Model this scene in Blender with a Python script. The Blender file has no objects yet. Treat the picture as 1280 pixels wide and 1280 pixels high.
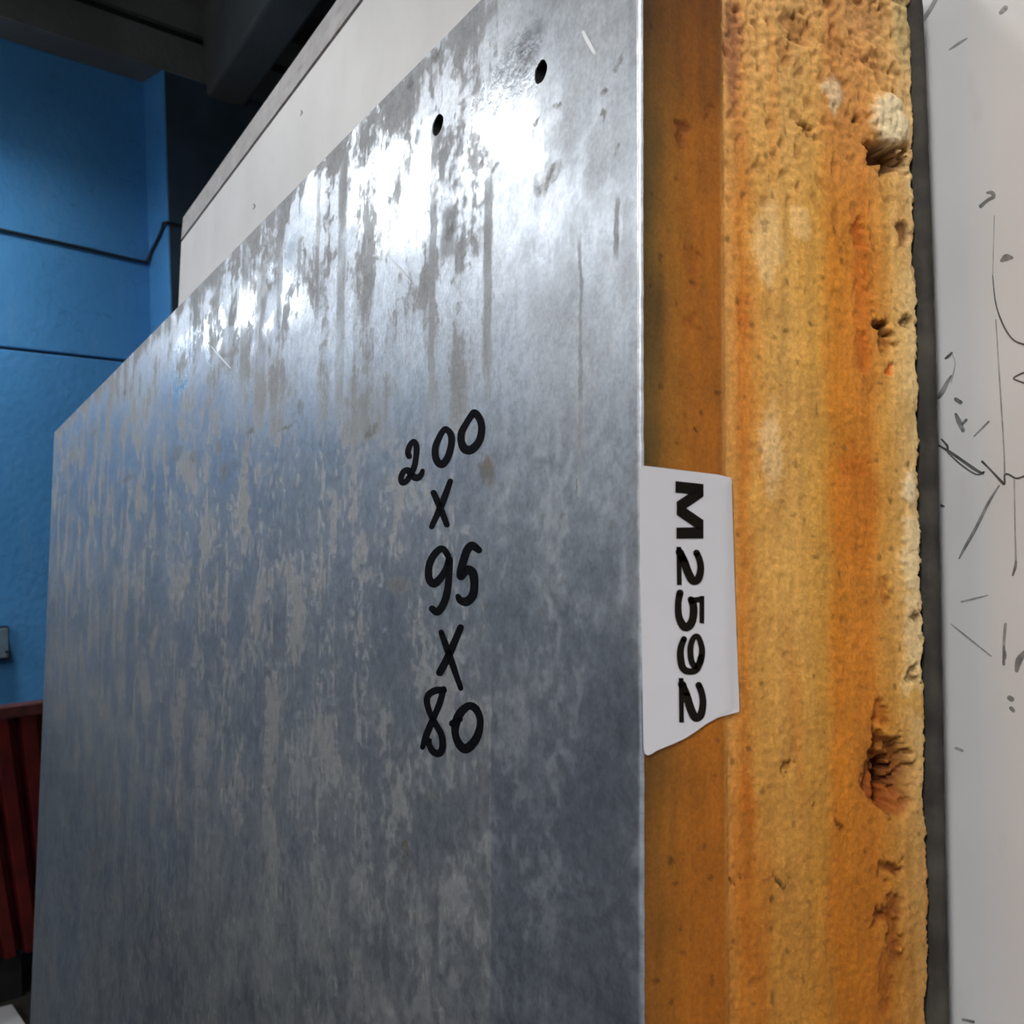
import bpy, bmesh, math, random
from mathutils import Vector, Matrix, noise
random.seed(7)
SC = bpy.context.scene
COL = SC.collection
V = Vector

# ------------------------------------------------------------------ camera, world, exposure
LEAN = math.radians(3.3)                      # the panels lean back against each other
PANEL_H = 2.0
LIFT = .08 * math.sin(LEAN)
LEANM = Matrix(((1, 0, 0), (0, math.cos(LEAN), math.sin(LEAN)), (0, -math.sin(LEAN), math.cos(LEAN))))
FOCAL = 1366.48                               # in pixels of a 1280 frame
CAMP = V((.16370875, -.11733, -.14302174))    # in the panel's frame, z measured from the panel's top
YAW, PITCH, ROLL = (math.radians(a) for a in (28.93636, 3.938897, .387305))

def cam_axes():
    fwd = V((-math.cos(YAW), math.sin(YAW), 0)); right = V((math.sin(YAW), math.cos(YAW), 0)); up = V((0, 0, 1))
    f2 = fwd * math.cos(PITCH) + up * math.sin(PITCH); u2 = up * math.cos(PITCH) - fwd * math.sin(PITCH)
    return right * math.cos(ROLL) + u2 * math.sin(ROLL), u2 * math.cos(ROLL) - right * math.sin(ROLL), f2
CR, CU, CF = cam_axes()
def to_world(p): return LEANM @ (p + V((0, 0, PANEL_H))) + V((0, 0, LIFT))
CW = to_world(CAMP)
WR, WU, WF = LEANM @ CR, LEANM @ CU, LEANM @ CF
cd = bpy.data.cameras.new('camera'); cam = bpy.data.objects.new('camera', cd); COL.objects.link(cam)
cam.matrix_world = Matrix(((WR.x, WU.x, -WF.x, CW.x), (WR.y, WU.y, -WF.y, CW.y), (WR.z, WU.z, -WF.z, CW.z), (0, 0, 0, 1)))
cd.sensor_width = 36; cd.sensor_height = 36; cd.lens = FOCAL * 36 / 1280; cd.clip_start = .01; cd.clip_end = 200
cd.dof.use_dof = True; cd.dof.focus_distance = .30; cd.dof.aperture_fstop = 60
SC.camera = cam
SC.view_settings.view_transform = 'Standard'; SC.view_settings.look = 'None'
SC.view_settings.gamma = 1; SC.view_settings.use_curve_mapping = False
SC.view_settings.exposure = 0.0
SKY = 1.0
w = bpy.data.worlds.new('overcast'); SC.world = w; w.use_nodes = True
w.node_tree.nodes['Background'].inputs[0].default_value = (.86, .93, 1, 1)
w.node_tree.nodes['Background'].inputs[1].default_value = SKY

# room axes: AA points from the blue wall into the hall, BB runs along the blue wall away from the camera
_az = math.atan2(WF.y, WF.x); _th = _az - math.radians(42.7)
BB = V((math.cos(_th), math.sin(_th), 0)); AA = V((BB.y, -BB.x, 0))
ROOM_ANG = math.atan2(AA.y, AA.x)
ORG = V((CW.x, CW.y, 0))
ROOM = Matrix.Translation(ORG) @ Matrix.Rotation(ROOM_ANG, 4, 'Z')   # room coordinates (a, b, z) to world
WALL = -5.6
CEIL = 5.1
GLOBES = [(-3.0, .0, 3.12, 9.0, 'round diffuser lamp hanging in the bay by the blue wall, first of a pair'),
          (-3.0, -.42, 3.20, 9.0, 'round diffuser lamp hanging in the bay by the blue wall, second of a pair'),
          (-5.0, .62, 3.22, 9.0, 'round diffuser lamp hanging close to the blue wall window')]
FILL = [(-2.6, -3.6, 4.0, 135, 'shaded work lamp hanging left behind the camera'),  # lamps added out of view to light foam, panels and wall
        (3.6, -.6, 4.0, 60, 'shaded work lamp hanging over the hall beyond the foam edge'),
        (-4.6, 1.4, 4.4, 50, 'shaded work lamp hanging close to the blue wall'),
        (.75, -2.15, 4.2, 50, 'shaded work lamp, nearest of the row behind the camera'),
        (1.1, -3.2, 4.2, 90, 'shaded work lamp, second of the row behind the camera'),
        (1.6, -4.5, 4.2, 180, 'shaded work lamp, third of the row behind the camera'),
        (2.2, -6.3, 4.2, 380, 'shaded work lamp, farthest of the row behind the camera')]
def portal(b0, b1, z0, z1, a, face):
    """sky light entering through a real window opening (importance portal, gives no light of its own)"""
    l = bpy.data.lights.new('window_portal', 'AREA'); l.shape = 'RECTANGLE'; l.size = b1 - b0; l.size_y = z1 - z0
    l.cycles.is_portal = True
    o = bpy.data.objects.new('window_portal', l); COL.objects.link(o)
    rot = Matrix(((0, 0, -face), (face, 0, 0), (0, 1, 0))).to_4x4() if False else None
    zdir = V((-face, 0, 0)); ydir = V((0, 0, 1)); xdir = ydir.cross(zdir)
    m = Matrix((xdir, ydir, zdir)).transposed().to_4x4()
    o.matrix_world = ROOM @ Matrix.Translation((a, (b0 + b1) / 2, (z0 + z1) / 2)) @ m

WIN = [dict(n=1, side='left', a=WALL, face=1, b0=-1.25, b1=.95, z0=3.06, z1=4.62)]
RIGHT = 8.0
for i, b in enumerate((-6.5, -2.6, 1.3)):
    WIN.append(dict(n=i + 2, side='right', a=RIGHT, face=-1, b0=b, b1=b + 2.6, z0=2.3, z1=4.6))
for q in WIN:
    portal(q['b0'], q['b1'], q['z0'], q['z1'], q['a'] - q['face'] * .26, q['face'])

# photograph measurements to points on the real surfaces
def ray(px, py): return CR * ((px - 640) / FOCAL) + CU * ((640 - py) / FOCAL) + CF
def on_y(px, py, Y=0.0):
    d = ray(px, py); p = CAMP + d * ((Y - CAMP.y) / d.y); return V((p.x, p.y, p.z + PANEL_H))
def on_x(px, py, X=0.0):
    d = ray(px, py); p = CAMP + d * ((X - CAMP.x) / d.x); return V((p.x, p.y, p.z + PANEL_H))

# ------------------------------------------------------------------ helpers
def link(name, me, mat, parent=None):
    o = bpy.data.objects.new(name, me); COL.objects.link(o)
    if mat: me.materials.append(mat)
    if parent: o.parent = parent
    return o
def obj(name, bm, mat, parent=None, smooth=False):
    me = bpy.data.meshes.new(name); bm.normal_update(); bm.to_mesh(me); bm.free()
    if smooth:
        for p in me.polygons: p.use_smooth = True
    return link(name, me, mat, parent)
def tag(o, label=None, cat=None, group=None, kind=None):
    if label: o['label'] = label
    if cat: o['category'] = cat
    if group: o['group'] = group
    if kind: o['kind'] = kind
    return o
def empty(name, mw):
    o = bpy.data.objects.new(name, None); COL.objects.link(o); o.matrix_world = mw; o.empty_display_size = .1; return o
def box(bm, x0, x1, y0, y1, z0, z1, bev=0):
    vs = [bm.verts.new((x, y, z)) for x in (x0, x1) for y in (y0, y1) for z in (z0, z1)]
    fs = [bm.faces.new([vs[i] for i in f]) for f in ((0, 1, 3, 2), (4, 6, 7, 5), (0, 4, 5, 1), (2, 3, 7, 6), (0, 2, 6, 4), (1, 5, 7, 3))]
    if bev:
        es = list({e for f in fs for e in f.edges})
        bmesh.ops.bevel(bm, geom=es, offset=bev, segments=2, affect='EDGES', profile=.5)
def boxobj(name, dims, mat, parent=None, bev=0):
    bm = bmesh.new(); box(bm, *dims, bev=bev); return obj(name, bm, mat, parent)
def catmull(pts, n=8, closed=False):
    P = [V(p) for p in pts]; out = []; N = len(P)
    if closed: idx = range(N)
    else: idx = range(N - 1)
    for i in idx:
        if closed: a, b, c, d = P[(i - 1) % N], P[i], P[(i + 1) % N], P[(i + 2) % N]
        else: a, b, c, d = P[max(i - 1, 0)], P[i], P[i + 1], P[min(i + 2, N - 1)]
        for k in range(n):
            t = k / n
            out.append(.5 * (2 * b + (c - a) * t + (2 * a - 5 * b + 4 * c - d) * t * t + (3 * b - a - 3 * c + d) * t ** 3))
    out.append(P[0] if closed else P[-1])
    return out
def tube(bm, pts, r, seg=8):
    rings = []
    for i, p in enumerate(pts):
        t = (pts[min(i + 1, len(pts) - 1)] - pts[max(i - 1, 0)]).normalized()
        s = t.cross(V((0, 0, 1)));
        if s.length < .1: s = t.cross(V((1, 0, 0)))
        s.normalize(); u = s.cross(t)
        rings.append([bm.verts.new(p + (s * math.cos(2 * math.pi * k / seg) + u * math.sin(2 * math.pi * k / seg)) * r) for k in range(seg)])
    for a, b in zip(rings, rings[1:]):
        for k in range(seg): bm.faces.new((a[k], a[(k + 1) % seg], b[(k + 1) % seg], b[k]))
    bm.faces.new(rings[0]); bm.faces.new(rings[-1][::-1])

class NT:
    """short node-tree writer"""
    def __init__(self, name):
        self.m = bpy.data.materials.new(name); self.m.use_nodes = True
        self.t = self.m.node_tree; self.t.nodes.clear()
        self.out = self.t.nodes.new('ShaderNodeOutputMaterial')
        self.p = self.t.nodes.new('ShaderNodeBsdfPrincipled'); self.link(self.p.outputs[0], self.out.inputs[0])
    def link(self, a, b): self.t.links.new(a, b)
    def put(self, sock, v):
        if isinstance(v, bpy.types.NodeSocket): self.link(v, sock)
        elif isinstance(v, (tuple, list)) and sock.type == 'RGBA' and len(v) == 3: sock.default_value = (*v, 1)
        else: sock.default_value = v
    def coord(self, kind='Object'): return self.t.nodes.new('ShaderNodeTexCoord').outputs[kind]
    def mapv(self, v, scale, loc=(0, 0, 0)):
        n = self.t.nodes.new('ShaderNodeMapping'); self.put(n.inputs[0], v); n.inputs[3].default_value = scale; n.inputs[1].default_value = loc
        return n.outputs[0]
    def noise(self, v, scale, detail=4, rough=.55, dist=0, col=False):
        n = self.t.nodes.new('ShaderNodeTexNoise'); self.put(n.inputs['Vector'], v); n.inputs['Scale'].default_value = scale
        n.inputs['Detail'].default_value = detail; n.inputs['Roughness'].default_value = rough; n.inputs['Distortion'].default_value = dist
        return n.outputs[1 if col else 0]
    def voro(self, v, scale, feat='F1', out=0):
        n = self.t.nodes.new('ShaderNodeTexVoronoi'); n.feature = feat; self.put(n.inputs['Vector'], v); n.inputs['Scale'].default_value = scale
        return n.outputs[out]
    def math(self, op, a, b=0.0, c=0.0, clamp=False):
        n = self.t.nodes.new('ShaderNodeMath'); n.operation = op; n.use_clamp = clamp
        self.put(n.inputs[0], a); self.put(n.inputs[1], b); self.put(n.inputs[2], c); return n.outputs[0]
    def step(self, v, a, b, lo=0.0, hi=1.0):
        n = self.t.nodes.new('ShaderNodeMapRange'); n.interpolation_type = 'SMOOTHSTEP'
        self.put(n.inputs[0], v); self.put(n.inputs[1], a); self.put(n.inputs[2], b); self.put(n.inputs[3], lo); self.put(n.inputs[4], hi); return n.outputs[0]
    def mix(self, f, a, b):
        n = self.t.nodes.new('ShaderNodeMix'); n.data_type = 'RGBA'; self.put(n.inputs[0], f); self.put(n.inputs[6], a); self.put(n.inputs[7], b); return n.outputs[2]
    def sep(self, v):
        n = self.t.nodes.new('ShaderNodeSeparateXYZ'); self.put(n.inputs[0], v); return n.outputs
    def comb(self, x, y, z):
        n = self.t.nodes.new('ShaderNodeCombineXYZ'); self.put(n.inputs[0], x); self.put(n.inputs[1], y); self.put(n.inputs[2], z); return n.outputs[0]
    def bump(self, h, strength, dist, normal=None):
        n = self.t.nodes.new('ShaderNodeBump'); n.inputs['Strength'].default_value = strength; n.inputs['Distance'].default_value = dist
        self.put(n.inputs['Height'], h)
        if normal is not None: self.put(n.inputs['Normal'], normal)
        return n.outputs[0]
    def set(self, **k):
        for a, v in k.items(): self.put(self.p.inputs[a.replace('_', ' ')], v)
        return self.m

def plain(name, col, rough=.6, metal=0.0, var=.15, scale=20, bump=0.0, bscale=80):
    n = NT(name); c = n.coord()
    nz = n.noise(c, scale, 5)
    d = tuple(x * (1 - var) for x in col); l = tuple(min(1, x * (1 + var)) for x in col)
    n.set(Base_Color=n.mix(n.step(nz, .3, .7), d, l), Roughness=rough, Metallic=metal)
    if bump: n.set(Normal=n.bump(n.noise(c, bscale, 5), .6, bump))
    return n.m

# ------------------------------------------------------------------ materials
def blue_wall_mat():
    n = NT('blue painted plaster'); c = n.coord()
    a = n.noise(c, 1.3, 6); b = n.noise(n.mapv(c, (1, 1, .25)), 9, 6)
    col = n.mix(n.step(a, .3, .7), (.048, .235, .53), (.068, .29, .62))
    col = n.mix(n.step(b, .55, .8, 0, .35), col, (.14, .34, .58))
    cr = n.voro(n.mapv(n.noise(c, 2, 3, col=True), (1, 1, 1)), 3, 'DISTANCE_TO_EDGE')
    col = n.mix(n.step(cr, .0, .010, .28, 0), col, (.02, .06, .12))
    return n.set(Base_Color=col, Roughness=.75, Normal=n.bump(n.noise(c, 25, 6), .5, .01))
M_BLUE = blue_wall_mat()
M_CONC = plain('grey concrete', (.15, .155, .15), .9, var=.2, scale=2, bump=.01, bscale=30)
M_CEIL = plain('dusty concrete ceiling', (.12, .12, .11), .95, var=.2, scale=1.5, bump=.01, bscale=20)
M_FLOOR = plain('worn concrete floor', (.055, .052, .043), .8, var=.3, scale=3, bump=.004, bscale=40)
M_NAVY = plain('dark navy paint', (.035, .062, .10), .8, var=.2, scale=4)
M_LINE = plain('hall wall paint', (.32, .34, .35), .8, var=.1, scale=1)
M_FRAME = plain('painted window steel', (.25, .28, .30), .5)
M_CABLE = plain('black cable sheath', (.010, .014, .020), .5)
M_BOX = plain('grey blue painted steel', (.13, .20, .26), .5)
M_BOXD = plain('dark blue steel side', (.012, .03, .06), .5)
M_RED = plain('red oxide painted steel', (.13, .008, .007), .6, var=.3, scale=8)
M_REDTOP = plain('faded red steel rim', (.09, .02, .018), .6, var=.35, scale=25)
M_CAB = plain('blue grey cabinet steel', (.16, .21, .26), .5)
M_DARK = plain('black rubber', (.012, .012, .012), .8)
M_OFFCUT = plain('white sheet offcut', (.75, .75, .75), .6, var=.05)
def glass_mat():
    n = NT('window glass'); t = n.t
    tr = t.nodes.new('ShaderNodeBsdfTransparent'); tr.inputs[0].default_value = (.93, .96, .97, 1)
    gl = t.nodes.new('ShaderNodeBsdfGlossy'); gl.inputs['Roughness'].default_value = .05
    mx = t.nodes.new('ShaderNodeMixShader'); mx.inputs[0].default_value = .06
    n.link(tr.outputs[0], mx.inputs[1]); n.link(gl.outputs[0], mx.inputs[2]); n.link(mx.outputs[0], n.out.inputs[0]); return n.m
M_GLASS = glass_mat()
def lamp_mat(s):
    n = NT('lit lamp refractor'); return n.set(Base_Color=(.9, .9, .9), Emission_Color=(.95, .98, 1), Emission_Strength=s)

# ------------------------------------------------------------------ room shell (room coordinates a, b, z under one matrix per object)
def struct(name, label=None):
    return tag(empty(name, ROOM.copy()), label, None, None, 'structure')
B0, B1 = -9.0, 13.0
fl = boxobj('floor', (WALL - .3, RIGHT + .3, B0 - .3, B1 + .3, -.2, 0), M_FLOOR); fl.matrix_world = ROOM; tag(fl, 'dark worn concrete workshop floor', kind='structure')
PIL_B0 = 3.14
def room_ray(px, py):
    d = LEANM @ ray(px, py); return V((d.dot(AA), d.dot(BB), d.z))
def hit_b(px, py, b):
    d = room_ray(px, py); t = b / d.y; return V((d.x * t, b, CW.z + d.z * t))
def hit_a(px, py, a):
    d = room_ray(px, py); t = a / d.x; return V((a, d.y * t, CW.z + d.z * t))
PIL_A = hit_b(209, 280, PIL_B0).x
wl = struct('wall_left', 'blue painted workshop wall of large concrete panels with a pilaster')
JT = 3.036
q = WIN[0]
boxobj('wall_panel', (WALL - .25, WALL, B0, B1, 0, JT - .007), M_BLUE, wl, .006)
boxobj('wall_panel', (WALL - .25, WALL, q['b1'], B1, JT + .007, 4.65), M_BLUE, wl, .006)
boxobj('wall_panel', (WALL - .25, WALL, B0, q['b0'], JT + .007, 4.65), M_BLUE, wl, .006)
boxobj('wall_core', (WALL - .25, WALL - .02, B0, B1, JT - .02, JT + .018), M_DARK, wl)
t_ = boxobj('whitewashed_band', (WALL - .25, PIL_A + .004, B0, B1, 4.65, 4.87), M_CONC, wl, .004); t_['label'] = 'grey whitewashed concrete band above the blue paint'
boxobj('whitewashed_band', (WALL - .25, PIL_A - .01, B0, B1, 4.93, CEIL), M_CONC, wl)
boxobj('pilaster', (WALL - .02, PIL_A, PIL_B0, PIL_B0 + .62, 0, 4.655), M_BLUE, wl, .008)
o = boxobj('pilaster_face', (PIL_A - .004, PIL_A + .003, PIL_B0 + .012, PIL_B0 + .63, 0, 4.645), M_NAVY, wl); o['label'] = 'dark navy painted front of the pilaster'
boxobj('band_joint', (WALL - .25, PIL_A - .05, B0, B1, 4.86, 4.94), M_DARK, wl)
for side, dims in (('back', (WALL - .25, RIGHT + .25, B0 - .25, B0, 0, CEIL)), ('far', (WALL - .25, RIGHT + .25, B1, B1 + .25, 0, CEIL))):
    o = boxobj('wall_' + side, dims, M_LINE); o.matrix_world = ROOM; tag(o, None, kind='structure')
wr = struct('wall_right')
boxobj('wall_panel', (RIGHT, RIGHT + .25, B0, B1, 0, 2.3), M_LINE, wr)
boxobj('wall_panel', (RIGHT, RIGHT + .25, B0, B1, 4.6, CEIL), M_LINE, wr)
edges = [B0] + [e for q in WIN[1:] for e in (q['b0'], q['b1'])] + [B1]
for i in range(0, len(edges), 2): boxobj('wall_panel', (RIGHT, RIGHT + .25, edges[i], edges[i + 1], 2.3, 4.6), M_LINE, wr)
ce = struct('ceiling', 'dark concrete ceiling of long planks')
a0 = WALL - .25
while a0 < RIGHT + .25:
    boxobj('ceiling_plank', (a0, a0 + 1.48, B0 - .25, B1 + .25, CEIL, CEIL + .2), M_CEIL, ce, .012); a0 += 1.5
# cross beam resting on the pilaster
pb = hit_a(283, 128, PIL_A); pb2 = hit_a(262, 118, PIL_A)
for i, off in enumerate((0, 5.4, -5.4)):
    bm = bmesh.new(); box(bm, 0, 14.2, 0, .24, 0, CEIL - pb.z + .01, bev=.02)
    for v in bm.verts:                                        # haunch at the bearing end
        if v.co.x < .1: pass
    o = obj('trim_%d' % (i + 1), bm, M_CEIL); tag(o, None, kind='structure')
    ang = 0.0
    o.matrix_world = ROOM @ Matrix.Translation((PIL_A - .06, pb2.y + off, pb.z)) @ Matrix.Rotation(-ROOM_ANG * .98, 4, 'Z')
for q in WIN:                                                  # steel windows with real panes
    wn = struct('window_%d' % q['n'], 'bright steel framed window high in the %s wall' % q['side'])
    a, f = q['a'], q['face']; d0, d1 = sorted((a - f * .16, a - f * .10)); g0 = (d0 + d1) / 2
    nb = 3; nz = 2; bw = .05
    for k in range(nb + 1):
        b = q['b0'] + (q['b1'] - q['b0'] - bw) * k / nb; boxobj('mullion', (d0, d1, b, b + bw, q['z0'], q['z1']), M_FRAME, wn)
    for k in range(nz + 1):
        z = q['z0'] + (q['z1'] - q['z0'] - bw) * k / nz; boxobj('transom', (d0 + .004, d1 - .004, q['b0'], q['b1'], z, z + bw), M_FRAME, wn)
    for k in range(nb):
        for j in range(nz):
            b = q['b0'] + (q['b1'] - q['b0'] - bw) * k / nb; b2 = q['b0'] + (q['b1'] - q['b0'] - bw) * (k + 1) / nb + bw
            z = q['z0'] + (q['z1'] - q['z0'] - bw) * j / nz; z2 = q['z0'] + (q['z1'] - q['z0'] - bw) * (j + 1) / nz + bw
            boxobj('pane', (g0 - .002, g0 + .002, b + bw * .8, b2 - bw * .8, z + bw * .8, z2 - bw * .8), M_GLASS, wn)

# ------------------------------------------------------------------ things along the blue wall
bm = bmesh.new()
c0 = WALL + .012
pts = [(c0, 1.05, 4.60), (c0, 1.06, 4.1), (c0, 1.12, 3.70), (c0, 1.35, 3.665), (c0, 2.0, 3.648), (c0, 2.32, 3.638), (c0, 2.75, 3.622), (c0, 3.09, 3.606), (c0 + .01, 3.118, 3.615),
       (WALL + .05, 3.128, 3.66), (WALL + .13, 3.128, 3.72), (PIL_A - .03, 3.128, 3.765), (PIL_A + .006, 3.122, 3.785), (PIL_A + .012, 3.20, 3.785), (PIL_A + .012, 3.40, 3.77), (PIL_A + .012, 3.74, 3.76)]
tube(bm, catmull(pts, 6), .0095, 8)
o = obj('electrical_cable', bm, M_CABLE, None, True); o.matrix_world = ROOM; tag(o, 'thin black cable sagging along the blue wall and over its pilaster', 'cable')
jb = hit_a(11, 785, WALL + .09); jl = hit_a(11, 822, WALL + .09)
t = empty('junction_box', ROOM @ Matrix.Translation((WALL, jb.y - .16, jl.z))); tag(t, 'small grey blue junction box mounted low on the blue wall', 'junction box')
h = jb.z - jl.z
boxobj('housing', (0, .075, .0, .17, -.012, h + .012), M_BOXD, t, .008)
boxobj('cover', (.075, .092, -.002, .158, 0, h), M_BOX, t, .005)
bm = bmesh.new(); bmesh.ops.create_cone(bm, cap_ends=True, segments=14, radius1=.008, radius2=.007, depth=.012, matrix=Matrix.Translation((.096, .145, .03)) @ Matrix.Rotation(math.pi / 2, 4, 'Y'))
obj('screw', bm, M_DARK, t)

# red tapered steel skip
BT, BBOT = -4.70, -5.02
zt, zb = 1.285, .20
t = empty('steel_skip', ROOM @ Matrix.Translation((-5.1, 2.6, 0))); tag(t, 'dark red ribbed steel skip standing before the blue wall', 'skip')
def RL(a, b, z): return V((a + 5.1, b - 2.6, z))
bL, bR = 1.62, 3.05
def skip_pt(b, z, out=0.0):
    k = (z - zb) / (zt - zb); a = BBOT + (BT - BBOT) * k
    bb = b + (1 - k) * .30 * (1 - (b - bL) / (bR - bL)) * 1.0
    return RL(a + out, bb, z)
bm = bmesh.new()
n = 12
cs = [[bm.verts.new(skip_pt(bL + (bR - bL) * i / n, z, -.05)) for z in (zb, zt)] for i in range(n + 1)]
bk = [[bm.verts.new(RL(-5.45, bL + .0 + (bR - bL) * i / n + (.30 * (1 - i / n) if z == zb else 0), z)) for z in (zb, zt - .16)] for i in range(n + 1)]
for i in range(n):
    bm.faces.new((cs[i][0], cs[i + 1][0], cs[i + 1][1], cs[i][1])); bm.faces.new((bk[i][0], bk[i][1], bk[i + 1][1], bk[i + 1][0]))
    bm.faces.new((cs[i][0], bk[i][0], bk[i + 1][0], cs[i + 1][0]))
bm.faces.new((cs[0][0], cs[0][1], bk[0][1], bk[0][0])); bm.faces.new((cs[n][0], bk[n][0], bk[n][1], cs[n][1]))
obj('body', bm, M_RED, t)
rib_w, pitch = .058, .118
b = bL
while b < bR - rib_w:
    bm = bmesh.new()
    P = [skip_pt(b, zb, -.06), skip_pt(b + rib_w, zb, -.06), skip_pt(b + rib_w, zt, -.06), skip_pt(b, zt, -.06)]
    Q = [skip_pt(b, zb, .03), skip_pt(b + rib_w, zb, .03), skip_pt(b + rib_w, zt, .03), skip_pt(b, zt, .03)]
    vs = [bm.verts.new(p) for p in P + Q]
    for f in ((0, 3, 2, 1), (4, 5, 6, 7), (0, 1, 5, 4), (1, 2, 6, 5), (2, 3, 7, 6), (3, 0, 4, 7)): bm.faces.new([vs[i] for i in f])
    obj('rib', bm, M_RED, t); b += pitch
bm = bmesh.new()
for (x0, x1, y0, y1, zr) in ((BT - .07, BT + .05, bL - .05, bR + .03, zt), (-5.48, -5.40, bL - .05, bR + .03, zt - .16)):
    box(bm, x0 + 5.1, x1 + 5.1, y0 - 2.6, y1 - 2.6, zr, zr + .05, bev=.006)
obj('rim', bm, M_REDTOP, t)
for bb in (bL + .36, bR - .25):
    boxobj('skid', (-.36, .06, bb - 2.6, bb - 2.6 + .12, 0, zb), M_DARK, t)

t = empty('steel_cabinet', ROOM @ Matrix.Translation((-5.2, 1.45, 0))); tag(t, 'blue grey steel cabinet on a dark plinth left of the red skip', 'cabinet')
boxobj('body', (-.2, .12, -.35, .14, .50, 1.15), M_CAB, t, .01)
boxobj('plinth', (-.19, .10, -.34, .13, 0, .50), M_DARK, t, .01)
boxobj('door', (.12, .14, -.34, .13, .52, 1.13), M_CAB, t, .006)

t = tag(boxobj('sheet_offcut', (-.02, .62, -.9, -.0, 0, .035), M_OFFCUT, None, .004), 'white sheet offcut lying on the floor before the red skip', 'offcut')
t.matrix_world = ROOM @ Matrix.Translation((-4.88, 1.995, 0)) @ Matrix.Rotation(math.radians(-12), 4, 'Z')

# industrial lamps hanging in the hall: small diffuser lamps in the bay by the blue wall, unseen shaded lamps added for fill
M_ALU = plain('lamp aluminium', (.5, .5, .5), .4, 1.0)
M_ENAMEL = plain('white lamp enamel', (.7, .7, .7), .4)
def revolve(bm, prof, seg=28):
    rings = [[bm.verts.new((r * math.cos(2 * math.pi * k / seg), r * math.sin(2 * math.pi * k / seg), z)) for k in range(seg)] for r, z in prof]
    for a, b in zip(rings, rings[1:]):
        for k in range(seg): bm.faces.new((a[k], a[(k + 1) % seg], b[(k + 1) % seg], b[k]))
for (a, b, z, es, lab) in GLOBES:
    t = empty('hanging_lamp', ROOM @ Matrix.Translation((a, b, z))); tag(t, lab, 'lamp')
    bm = bmesh.new(); revolve(bm, [(.02, -.20), (.12, -.17), (.18, -.09), (.19, 0), (.17, .07), (.10, .12)]); obj('diffuser', bm, lamp_mat(es), t, True)
    bm = bmesh.new(); revolve(bm, [(.105, .11), (.10, .24), (.02, .28), (.012, .28), (.012, CEIL - z - .004)]); obj('pendant', bm, M_ALU, t, True)
for (a, b, z, pw, lab) in FILL:
    t = empty('work_lamp', ROOM @ Matrix.Translation((a, b, z))); tag(t, lab, 'lamp')
    bm = bmesh.new(); revolve(bm, [(.34, -.10), (.33, -.05), (.22, .06), (.09, .14), (.09, .26), (.015, .28), (.012, CEIL - z - .004)]); obj('shade', bm, M_ENAMEL, t, True)
    l = bpy.data.lights.new('bulb', 'AREA'); l.shape = 'DISK'; l.size = .6; l.energy = pw; l.color = (1, .985, .97)
    o = bpy.data.objects.new('bulb', l); COL.objects.link(o); o.parent = t; o.location = (0, 0, -.01)

# ------------------------------------------------------------------ the galvanised sandwich panel
PMAT = Matrix.Translation((0, 0, LIFT)) @ LEANM.to_4x4()
panel = empty('sandwich_panel', PMAT)
tag(panel, 'galvanised steel faced sandwich panel with exposed orange foam edge and marker writing', 'panel')
W_TOP = .9436
def far_x(z):                                  # slightly out of square far edge
    d = PANEL_H - z
    return -W_TOP - .047 * min(d, .6)

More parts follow.
